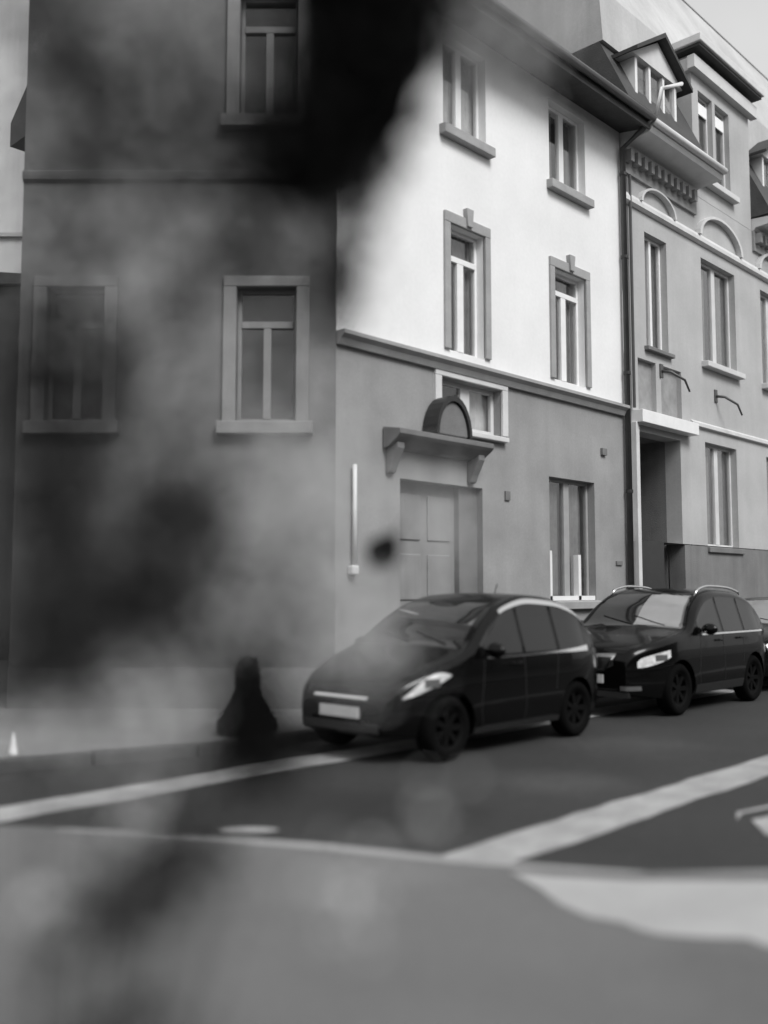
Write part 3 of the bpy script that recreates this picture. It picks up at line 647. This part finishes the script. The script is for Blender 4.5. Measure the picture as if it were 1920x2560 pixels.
    def mirror(s, x, z, material=None):
        for sg in (-1, 1):
            y = s.wid(x, z)
            mb = MB(); n, k = 10, 8
            for i in range(n+1):
                t = math.pi*i/n
                for j in range(k):
                    a = 2*math.pi*j/k
                    mb.v.append((x+.02+.075*math.sin(t)*math.cos(a)*.8, sg*(y+.11-.11*math.cos(t)), z+.03+.075*math.sin(t)*math.sin(a)))
            for i in range(n):
                for j in range(k): mb.f.append((i*k+j, i*k+(j+1)%k, (i+1)*k+(j+1)%k, (i+1)*k+j))
            mb.build('wing_mirror', material or s.paint, s.o, smooth=True)
    def handle(s, x, z):
        for sg in (-1, 1):
            y = s.wid(x, z); MB().tube([(x-.09, sg*(y-.005), z), (x-.06, sg*(y+.028), z), (x+.06, sg*(y+.028), z), (x+.09, sg*(y-.005), z)], .013).build('door_handle', s.paint, s.o, smooth=True)
def car_details(c, xh):
    for sg in (-1, 1):
        def fn(u, v, sg=sg):
            x = .14+(xh-.14)*u; r = c.rc(x); wk = c.side(x, c.T(x)-r)-r; y = wk*.93+.008*(2*v-1); return (x, sg*y, c.T(x)+.035*(1-(y/wk)**2)*min(1, wk)+.002)
        c.patch('bonnet_seam', fn, 14, 1, 'car_trim', None, .004, (0,0,-1))
    a = c.ws[0]+.10
    for y0, y1 in ((-.50, .02), (-.02, .50)):
        pts = []
        for i in range(7):
            t = i/6; x = a+.14*t; y = y0+(y1-y0)*t; wk = c.side(x, c.T(x)-c.rc(x))-c.rc(x); pts.append((x, y, c.T(x)+.035*(1-(y/wk)**2)*min(1, wk)+.014))
        MB().tube(pts, .007, 6).build('wiper', 'car_trim', c.o)
MT['alloy_dark'] = mat('grimy_alloy', .003, .8, .2, 10, spec=.1)

# small rounded hatchback
ZC = .004
c1 = Car((6.33, 6.68, ZC), 3.48, 1.68, [(0,.60),(.10,.70),(.40,.84),(.75,.96),(.92,1.02),(1.32,1.30),(1.66,1.47),(2.08,1.545),(2.5,1.52),(2.93,1.40),(3.22,1.17),(3.38,.98),(3.48,.82)],
         .93, .19, (.66,2.82), .30, (.86,1.64), (2.86,3.32), 'car_black', 'small rounded black hatchback, nearest of the parked cars')
c1.side_windows([(1.12,1.80),(1.85,2.42),(2.48,3.0)], .085, .03)
for sg in (-1, 1):
    hl = c1.side_patch('headlamp', .16, .66, lambda x: .60+.19*((x-.16)/.50)**1.2, lambda x: .61+.225*math.sin(min(1, (x-.16)/.42)*math.pi/2)-.03*max(0, (x-.45)/.21)**2, 'lamp', sg, 14, 6, .006)
    c1.side_patch('lamp_bowl', .36, .52, lambda x: .695+.02*(x-.4), lambda x: .775, 'lamp_dark', sg, 8, 5, .009, hl)
    c1.side_patch('tail_lamp', 3.2, 3.42, lambda x: .72, lambda x: .95-.6*(x-3.2)*.3, 'lamp_dark', sg, 6, 5, .004)
    c1.side_patch('sill_trim', 1.02, 2.46, lambda x: .215, lambda x: .27, 'car_trim', sg, 10, 2, .012)
    c1.side_patch('waist_strip', 1.20, 3.06, lambda x: .925, lambda x: .938+.045*max(0, (x-1.9)/1.1)**2, 'chrome', sg, 16, 2, .006)  # widens rearward to put the shoulder's highlight into its shape
    c1.side_patch('roof_glint', 1.55, 3.12, lambda x: c1.T(x)-.075-.02*math.sin((x-1.55)/1.57*math.pi), lambda x: c1.T(x)-.04, 'chrome', sg, 22, 3, .010)  # bright strip added as the sky highlight along the roof edge
c1.seam(1.16,.92,1.10,.45); c1.seam(1.10,.45,1.15,.28); c1.seam(1.82,.93,1.84,.29); c1.seam(2.44,.92,2.38,.55); c1.seam(1.15,.28,2.38,.28)
c1.handle(1.68,.86); c1.mirror(1.20,.98)
c1.front_patch('grille', -.36, .36, lambda y: .585, lambda y: .61, 'chrome', 12, 2, .012)
c1.front_patch('lower_intake', -.50, .50, lambda y: .29, lambda y: .37, 'car_trim', 12, 3, .010)
c1.front_patch('number_plate', -.26, .26, lambda y: .41, lambda y: .51, 'plate', 10, 3, .022)
for y in (-.33, .33): MB().box(.0, .02, y-.05, y+.05, .36, .40).build('fog_lamp', 'lamp_dark', c1.o)
MB().tube([(2.4,.0,1.54),(2.46,0,1.66)], .006).build('aerial', 'black_metal', c1.o)

# tall dark car behind it
c2 = Car((10.72, 6.75, ZC), 3.86, 1.80, [(0,.76),(.10,.85),(.5,.96),(1.0,1.05),(1.12,1.08),(1.50,1.38),(1.85,1.55),(2.2,1.60),(2.7,1.585),(3.2,1.49),(3.5,1.30),(3.76,1.05),(3.86,.88)],
         1.0, .22, (.85,3.10), .33, (1.06,1.80), (3.25,3.72), 'car_dark', 'tall near-black car with chrome-rimmed grille, second in the parked row')
c2.side_windows([(1.38,2.05),(2.12,2.72),(2.79,3.30)], .10, .03)
for sg in (-1, 1):
    hl = c2.side_patch('headlamp', .11, .60, lambda x: .63+.12*((x-.11)/.49)**1.5, lambda x: .70+.14*math.sqrt((x-.11)/.49), 'lamp', sg, 12, 5, .006)
    c2.side_patch('lamp_bowl', .34, .53, lambda x: .71+.02*(x-.3), lambda x: .785, 'lamp_dark', sg, 8, 4, .009, hl)
    c2.side_patch('tail_lamp', 3.58, 3.8, lambda x: .85, lambda x: 1.0, 'lamp_dark', sg, 6, 5, .004)
    c2.side_patch('waist_strip', 1.38, 3.4, lambda x: 1.0, lambda x: 1.02, 'chrome', sg, 16, 1, .006)
    c2.side_patch('sill_trim', 1.26, 2.7, lambda x: .25, lambda x: .36, 'car_trim', sg, 10, 2, .012)
    MB().tube([(1.75+.08*i, sg*(c2.wid(1.75+.08*i, c2.T(1.75+.08*i)-.02)-.06), c2.T(1.75+.08*i)+.05-(.06 if i in (0, 18) else 0)) for i in range(19)], .018).build('roof_rail', 'chrome', c2.o, smooth=True)
c2.seam(1.42,.99,1.34,.50); c2.seam(1.34,.5,1.38,.36); c2.seam(2.08,1.0,2.10,.36); c2.seam(2.75,.99,2.70,.6)
c2.handle(1.94,.92); c2.handle(2.6,.93); c2.mirror(1.46,1.05)
gr = c2.front_patch('grille', -.40, .40, lambda y: 0.590+.06*max(0, abs(y)-.26)/.14, lambda y: 0.770, 'car_trim', 16, 4, .008)
c2.front_patch('grille_top_bar', -.42, .42, lambda y: 0.755, lambda y: 0.805, 'chrome', 14, 2, .02, gr)
c2.front_patch('grille_lower_bar', -.28, .28, lambda y: 0.575, lambda y: 0.600, 'chrome', 12, 2, .02, gr)
for sg in (-1, 1):
    c2.front_patch('grille_side_bar', sg*.265, sg*.42, lambda y: 0.575+.18*max(0,(abs(y)-.285))/.135, lambda y: 0.605+.18*max(0, (abs(y)-.265))/.155, 'chrome', 8, 2, .02, gr)
    c2.front_patch('fog_lamp', sg*.50, sg*.70, lambda y: 0.350, lambda y: 0.405, 'lamp_dark', 6, 2, .012)
for i in range(5): c2.front_patch('grille_slat', -.25, .25, lambda y: 0.620+i*.026, lambda y: 0.628+i*.026, 'alloy_dark', 8, 1, .014, gr)
c2.front_patch('number_plate', -.26, .26, lambda y: 0.430, lambda y: 0.535, 'plate', 10, 3, .022)
c2.front_patch('lower_intake', -.6, .6, lambda y: 0.260, lambda y: 0.330, 'car_trim', 12, 3, .010)

# dark saloon at the right edge
c3 = Car((15.0, 6.85, ZC), 4.5, 1.78, [(0,.66),(.12,.76),(.5,.88),(1.15,.97),(1.30,1.0),(1.85,1.32),(2.15,1.42),(2.6,1.455),(3.2,1.40),(3.75,1.12),(4.0,1.02),(4.4,.98),(4.5,.85)],
         .92, .18, (.85,3.5), .31, (1.22,2.10), (3.15,3.85), 'car_black', 'dark saloon car cut off by the right edge, third in the parked row')
c3.side_windows([(1.62,2.30),(2.36,3.05),(3.1,3.5)], .09, .03)
for sg in (-1, 1):
    c3.side_patch('headlamp', .10, .60, lambda x: .62+.07*(x-.1), lambda x: .75+.06*(x-.1), 'lamp', sg, 12, 5, .006)
c3.front_patch('grille', -.38, .38, lambda y: .58, lambda y: .70, 'alloy', 12, 3, .008); c3.front_patch('number_plate', -.26, .26, lambda y: .42, lambda y: .53, 'plate', 10, 3, .02)
c3.seam(1.7,.92,1.65,.3); c3.seam(2.33,.92,2.34,.3); c3.mirror(1.72,.97); c3.handle(2.2,.84)

def paint_glare(c, v0, v1, label):  # paints a pale sky reflection onto the windscreen glass
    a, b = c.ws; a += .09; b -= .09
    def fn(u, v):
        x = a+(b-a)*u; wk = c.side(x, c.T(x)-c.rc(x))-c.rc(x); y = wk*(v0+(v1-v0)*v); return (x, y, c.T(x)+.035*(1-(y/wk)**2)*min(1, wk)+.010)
    c.patch('windscreen_glare', fn, 12, 8, 'windscreen_glare', None, .006, (0,0,-1))['label'] = label
paint_glare(c2, -.92, -.05, 'pale sky reflection painted on the near half of the windscreen'); paint_glare(c3, -.93, .93, 'pale sky reflection painted across the windscreen')
for c_, xh in ((c1, .84), (c2, 1.02), (c3, 1.18)): car_details(c_, xh)

# ------------------------------------------------------------------ planting
def leaf_at(mb, p, size, rng):
    d = Vector((rng.gauss(0,1), rng.gauss(0,1), rng.gauss(-.4,.8))).normalized(); s = d.orthogonal().normalized(); s = (Matrix.Rotation(rng.uniform(0,6.28), 3, d) @ s)
    n = d.cross(s); L = size*rng.uniform(.7,1.25); wd = L*.33
    a, b = p, p+d*L; m1 = p+d*L*.45
    mb.add([a, m1+s*wd+n*wd*.3, b, m1-s*wd+n*wd*.3, m1], [(0,1,4),(1,2,4),(2,3,4),(3,0,4)])
rng0 = random.Random(5); kb = empty('kerb_bush', (6.36, 8.12, .11), .4, 'black bush on the kerb just left of the nearest car', 'bush')
MB().tube([(0,0,0),(.01,.01,.3),(0,0,.6)], [.025,.018,.006]).build('stem', 'bark', kb)
kf = MB()
for _ in range(11000):
    z = .78*rng0.random()**1.25; r = (.36-.36*z)*math.sqrt(rng0.random())*(1+.18*math.sin(z*11)); a = rng0.uniform(0,6.283)
    leaf_at(kf, Vector((r*math.cos(a), r*math.sin(a)*.8, z)), .036, rng0)
kf.build('foliage', 'shrub', kb)

# overhanging tree close to the camera (out of focus): trunk left of the view, bough arching in from above
tb = LAT*(-2.3)+AX*.9
tree = empty('overhanging_tree', (tb.x, tb.y, .12), 0, 'dark out-of-focus foliage hanging in at the top, left of centre', 'tree')
def cl(l, d_, z): p = LAT*l+AX*d_; return Vector((p.x-tb.x, p.y-tb.y, z-.12))
MB().tube([cl(-2.3,.9,.12), cl(-2.28,.92,1.2), cl(-2.2,.98,2.2), cl(-2.0,1.05,3.1)], [.13,.11,.10,.08], 12).build('trunk', 'bark', tree, smooth=True)
MB().tube([cl(-2.0,1.05,3.1), cl(-1.4,1.25,3.5), cl(-.7,1.35,3.5), cl(-.15,1.4,3.3), cl(-.07,1.4,2.85), cl(-.06,1.4,2.45)], [.075,.06,.045,.03,.015,.006], 10).build('bough', 'bark', tree, smooth=True)
rng = random.Random(11); cr = MB(); cnt = 0
def spray(mb, blobs, conv, size=.03):
    # loose leaf clumps (offset, height, half-widths, share of the view they close)
    for (l0, z0, rl, rz_, c) in blobs:
        n = int(-math.log(1-c)*math.pi*rl*rz_*2.2/(size*size*.33*.6))
        for _ in range(n):
            leaf_at(mb, conv(l0+rng.gauss(0, rl*.62), 1.4+rng.uniform(-.12,.12), z0+rng.gauss(0, rz_*.62)), size, rng)
def clump(z, l):                                    # dense hanging clump: wide above, rounded below, loose at the rim
    lim = .050+.06*max(0, min(1, (z-2.40)/.12)) if z > 2.38 else .050-.11*((2.38-z)/.16)**2
    lo_ = -.118 if z > 2.29 else -.175
    return min(lim-l, l-lo_, (z-2.215)*.9)
while cnt < 15000:
    z = rng.uniform(2.20, 3.45); l = rng.uniform(-.21, .16); d_ = 1.4+rng.uniform(-.14, .14)
    q = clump(z, l)
    if q < -.02 or rng.random() > (q+.02)/.045: continue
    leaf_at(cr, cl(l, d_, z), .034, rng); cnt += 1
for _ in range(4500):
    l = rng.uniform(-2.3, .15); leaf_at(cr, cl(l, 1.3+rng.uniform(-.5,.5), 3.4+rng.uniform(-.2,.6)), .06, rng)
TS = [(-0.496,1.959,0.052,0.105,0.45),(-0.315,2.344,0.111,0.087,0.38),(-0.233,2.250,0.087,0.035,0.40),(-0.064,2.064,0.035,0.041,0.50),(-0.461,1.935,0.070,0.087,0.75),(-0.082,2.035,0.035,0.052,0.50),(-0.210,2.087,0.099,0.026,0.50),(-0.309,2.029,0.032,0.099,0.45),(-0.385,1.900,0.026,0.082,0.45),(-0.449,2.134,0.064,0.064,0.40),(-0.449,2.291,0.064,0.082,0.50),(-0.344,2.309,0.064,0.052,0.35),(-0.496,2.431,0.099,0.047,0.45),(-0.280,2.215,0.140,0.026,0.50),(-0.175,2.233,0.070,0.041,0.75),(-0.367,2.425,0.082,0.035,0.25),(-0.233,2.134,0.117,0.035,0.20),(-0.525,2.169,0.035,0.117,0.20),(-0.175,2.379,0.035,0.082,0.25)]
cr.build('crown', 'leaf', tree)
cg = MB(); spray(cg, TS+[(-0.041,2.163,0.032,0.041,0.60),(-0.070,2.099,0.032,0.058,0.60),(-0.064,2.017,0.029,0.035,0.40),(-0.017,2.204,0.035,0.023,0.60)], cl, .026); cg.build('thin_foliage', 'leaf_grey', tree)
cp_ = MB(); spray(cp_, [(-0.367,2.110,0.105,0.064,0.22),(-0.280,1.935,0.052,0.117,0.18),(-0.490,2.052,0.041,0.087,0.20),(-0.423,2.005,0.017,0.117,0.35),(-0.315,2.169,0.082,0.041,0.25),(0.169,2.431,0.058,0.035,0.50),(0.117,2.455,0.052,0.023,0.40),(0.222,2.408,0.035,0.029,0.35),(-0.385,2.390,0.117,0.064,0.12)], cl, .02); cp_.build('haze_foliage', 'leaf_haze', tree)  # pale leaves added as a milky veil of haze
for (l0, z0, rl, rz_, c) in TS: MB().tube([cl(l0*.9-.05,1.38,3.35), cl(l0+.02,1.42,(z0+3.3)/2), cl(l0,1.4,z0+rz_*.3)], [.004,.002,.001], 5).build('twig', 'bark', tree)
# one leaf falling through the air in front of the doorway
lp = LAT*.0+AX*3.1+UP*1.73
fl = MB(); d_ = LAT*(-.085)+UP*(-.115); sd_ = LAT*.046-UP*.030; base = -d_*.5
ts = [.06,.16,.28,.42,.56,.70,.82,.93]
L1 = [base+d_*t+sd_*(math.sin(math.pi*t**1.25)**.8) for t in ts]; L2 = [base+d_*t-sd_*(math.sin(math.pi*t**1.25)**.8) for t in ts]
mid = [base+d_*t+AX*.012*math.sin(math.pi*t) for t in ts]
fl.add([base]+L1+mid+L2+[base+d_], [(0,1,9),(0,9,17),(25,16,8),(25,24,16)]+[(1+i,2+i,10+i,9+i) for i in range(7)]+[(9+i,10+i,18+i,17+i) for i in range(7)])
fl.tube([base-d_*.45, base-d_*.2, base], .0025, 5)
fo = fl.build('falling_leaf', 'leaf', smooth=False); fo.location = lp
sm = fo.modifiers.new('thick', 'SOLIDIFY'); sm.thickness = .002
tag(fo, 'small dark blurred leaf in mid-air before the doorway', 'leaf')

# loose shrub on the near pavement, close to the lens and out of focus
sbp = LAT*(-.42)+AX*1.4
nsh = empty('near_shrub', (sbp.x, sbp.y, .12), 0, 'blurred dark shrub close to the lens at the lower left', 'shrub')
def sl(l, d_, z): p = LAT*l+AX*d_; return Vector((p.x-sbp.x, p.y-sbp.y, z-.12))
SS = [(-0.286,1.238,0.047,0.044,0.64),(-0.327,1.189,0.064,0.044,0.69),(-0.385,1.145,0.064,0.035,0.54),(-0.420,1.113,0.045,0.026,0.32),(-0.379,0.964,0.103,0.038,0.62),(-0.315,1.288,0.026,0.026,0.22),(-0.496,1.749,0.064,0.087,0.65),(-0.309,1.720,0.064,0.052,0.60),(-0.367,1.591,0.117,0.070,0.60),(-0.484,1.504,0.099,0.076,0.75),(-0.233,1.731,0.064,0.047,0.40),(-0.280,1.632,0.076,0.064,0.45),(-0.131,1.615,0.032,0.076,0.45),(-0.426,1.655,0.093,0.082,0.40),(-0.525,1.877,0.041,0.087,0.40),(-0.385,1.801,0.087,0.052,0.30),(-0.233,1.539,0.070,0.047,0.30)]
SD = [(-0.190,1.434,0.030,0.055,0.97),(-0.184,1.375,0.047,0.035,0.97),(-0.128,1.381,0.029,0.029,0.70)]
nf = MB(); spray(nf, SD, sl, .026); nf.build('foliage', 'shrub', nsh)
ng = MB(); spray(ng, SS, sl, .026); ng.build('thin_foliage', 'leaf_grey', nsh)
np_ = MB(); spray(np_, [(0.093,1.708,0.032,0.064,0.30),(0.023,1.772,0.041,0.023,0.30),(-0.035,1.527,0.035,0.041,0.30),(-0.140,1.807,0.064,0.035,0.50),(-0.111,1.708,0.052,0.087,0.58),(-0.052,1.585,0.064,0.035,0.55),(-0.175,1.685,0.029,0.087,0.45),(-0.187,1.574,0.047,0.052,0.35),(-0.105,1.533,0.035,0.041,0.40),(-0.309,1.469,0.058,0.041,0.40),(-0.414,1.416,0.099,0.035,0.45),(-0.315,1.393,0.076,0.023,0.35),(-0.017,1.504,0.047,0.041,0.40),(0.070,1.294,0.035,0.029,0.12),(-0.338,1.294,0.035,0.035,0.35),(-0.472,1.177,0.041,0.047,0.25),(-0.058,1.177,0.070,0.047,0.12)], sl, .02); np_.build('haze_foliage', 'leaf_haze', nsh)  # more pale leaves, haze put in as foliage
for (l0, z0, rl, rz_, c) in SS+SD: MB().tube([sl(-.42+.1*l0,1.4,.12), sl((l0-.42)/2-.03,1.42,.12+(z0-.12)*.55), sl(l0,1.4,z0+rz_*.4)], [.006,.003,.001], 5).build('stem', 'bark', nsh)

# small white pointed marker standing at the far kerb
wm = MB(); kp = Vector((4.02, 8.52, .112))
n = 12
for i, (r, z) in enumerate(((.055,0),(.05,.03),(.03,.11),(.008,.20))):
    for k in range(n): wm.v.append((r*math.cos(6.2832*k/n)*.7, r*math.sin(6.2832*k/n), z))
for i in range(3):
    for k in range(n): wm.f.append((i*n+k, i*n+(k+1)%n, (i+1)*n+(k+1)%n, (i+1)*n+k))
wm.f.append(tuple(range(n))[::-1]); wm.f.append(tuple(3*n+k for k in range(n)))
o = wm.build('white_marker', 'white_thing', smooth=True); o.location = kp
tag(o, 'small white pointed marker standing at the far kerb, lower left', 'marker')

# ------------------------------------------------------------------ house across the street, behind the viewer (seen only as a reflection in panes and paint)
oh = empty('opposite_house', (-16, -9, 0), 0, 'dark row house across the street, only mirrored in panes and car paint', 'house')
ow = [(2+3.2*i, 3.2+3.2*i, z, z+1.9) for i in range(14) for z in (1.4, 4.6)]
wl = build_wall(wall_open(0, 48, 0, 7.6, [(48-b, 48-a, c, d_) for a, b, c, d_ in ow]), 'wall', 'annex', oh); wl.rotation_euler.z = math.pi; wl.location.x = 48
for (a, b, c, d_) in ow: MB().box(a, b, -.3, -.26, c, d_).build('window', 'car_glass', oh)
MB().box(0, 48, -6, -.36, 0, 7.6).build('core', 'annex', oh)
MB().prism([(.4,7.61),(-3,9.4),(-6.4,7.61)], 'x', -.3, 48.3).build('roof', 'slate', oh)
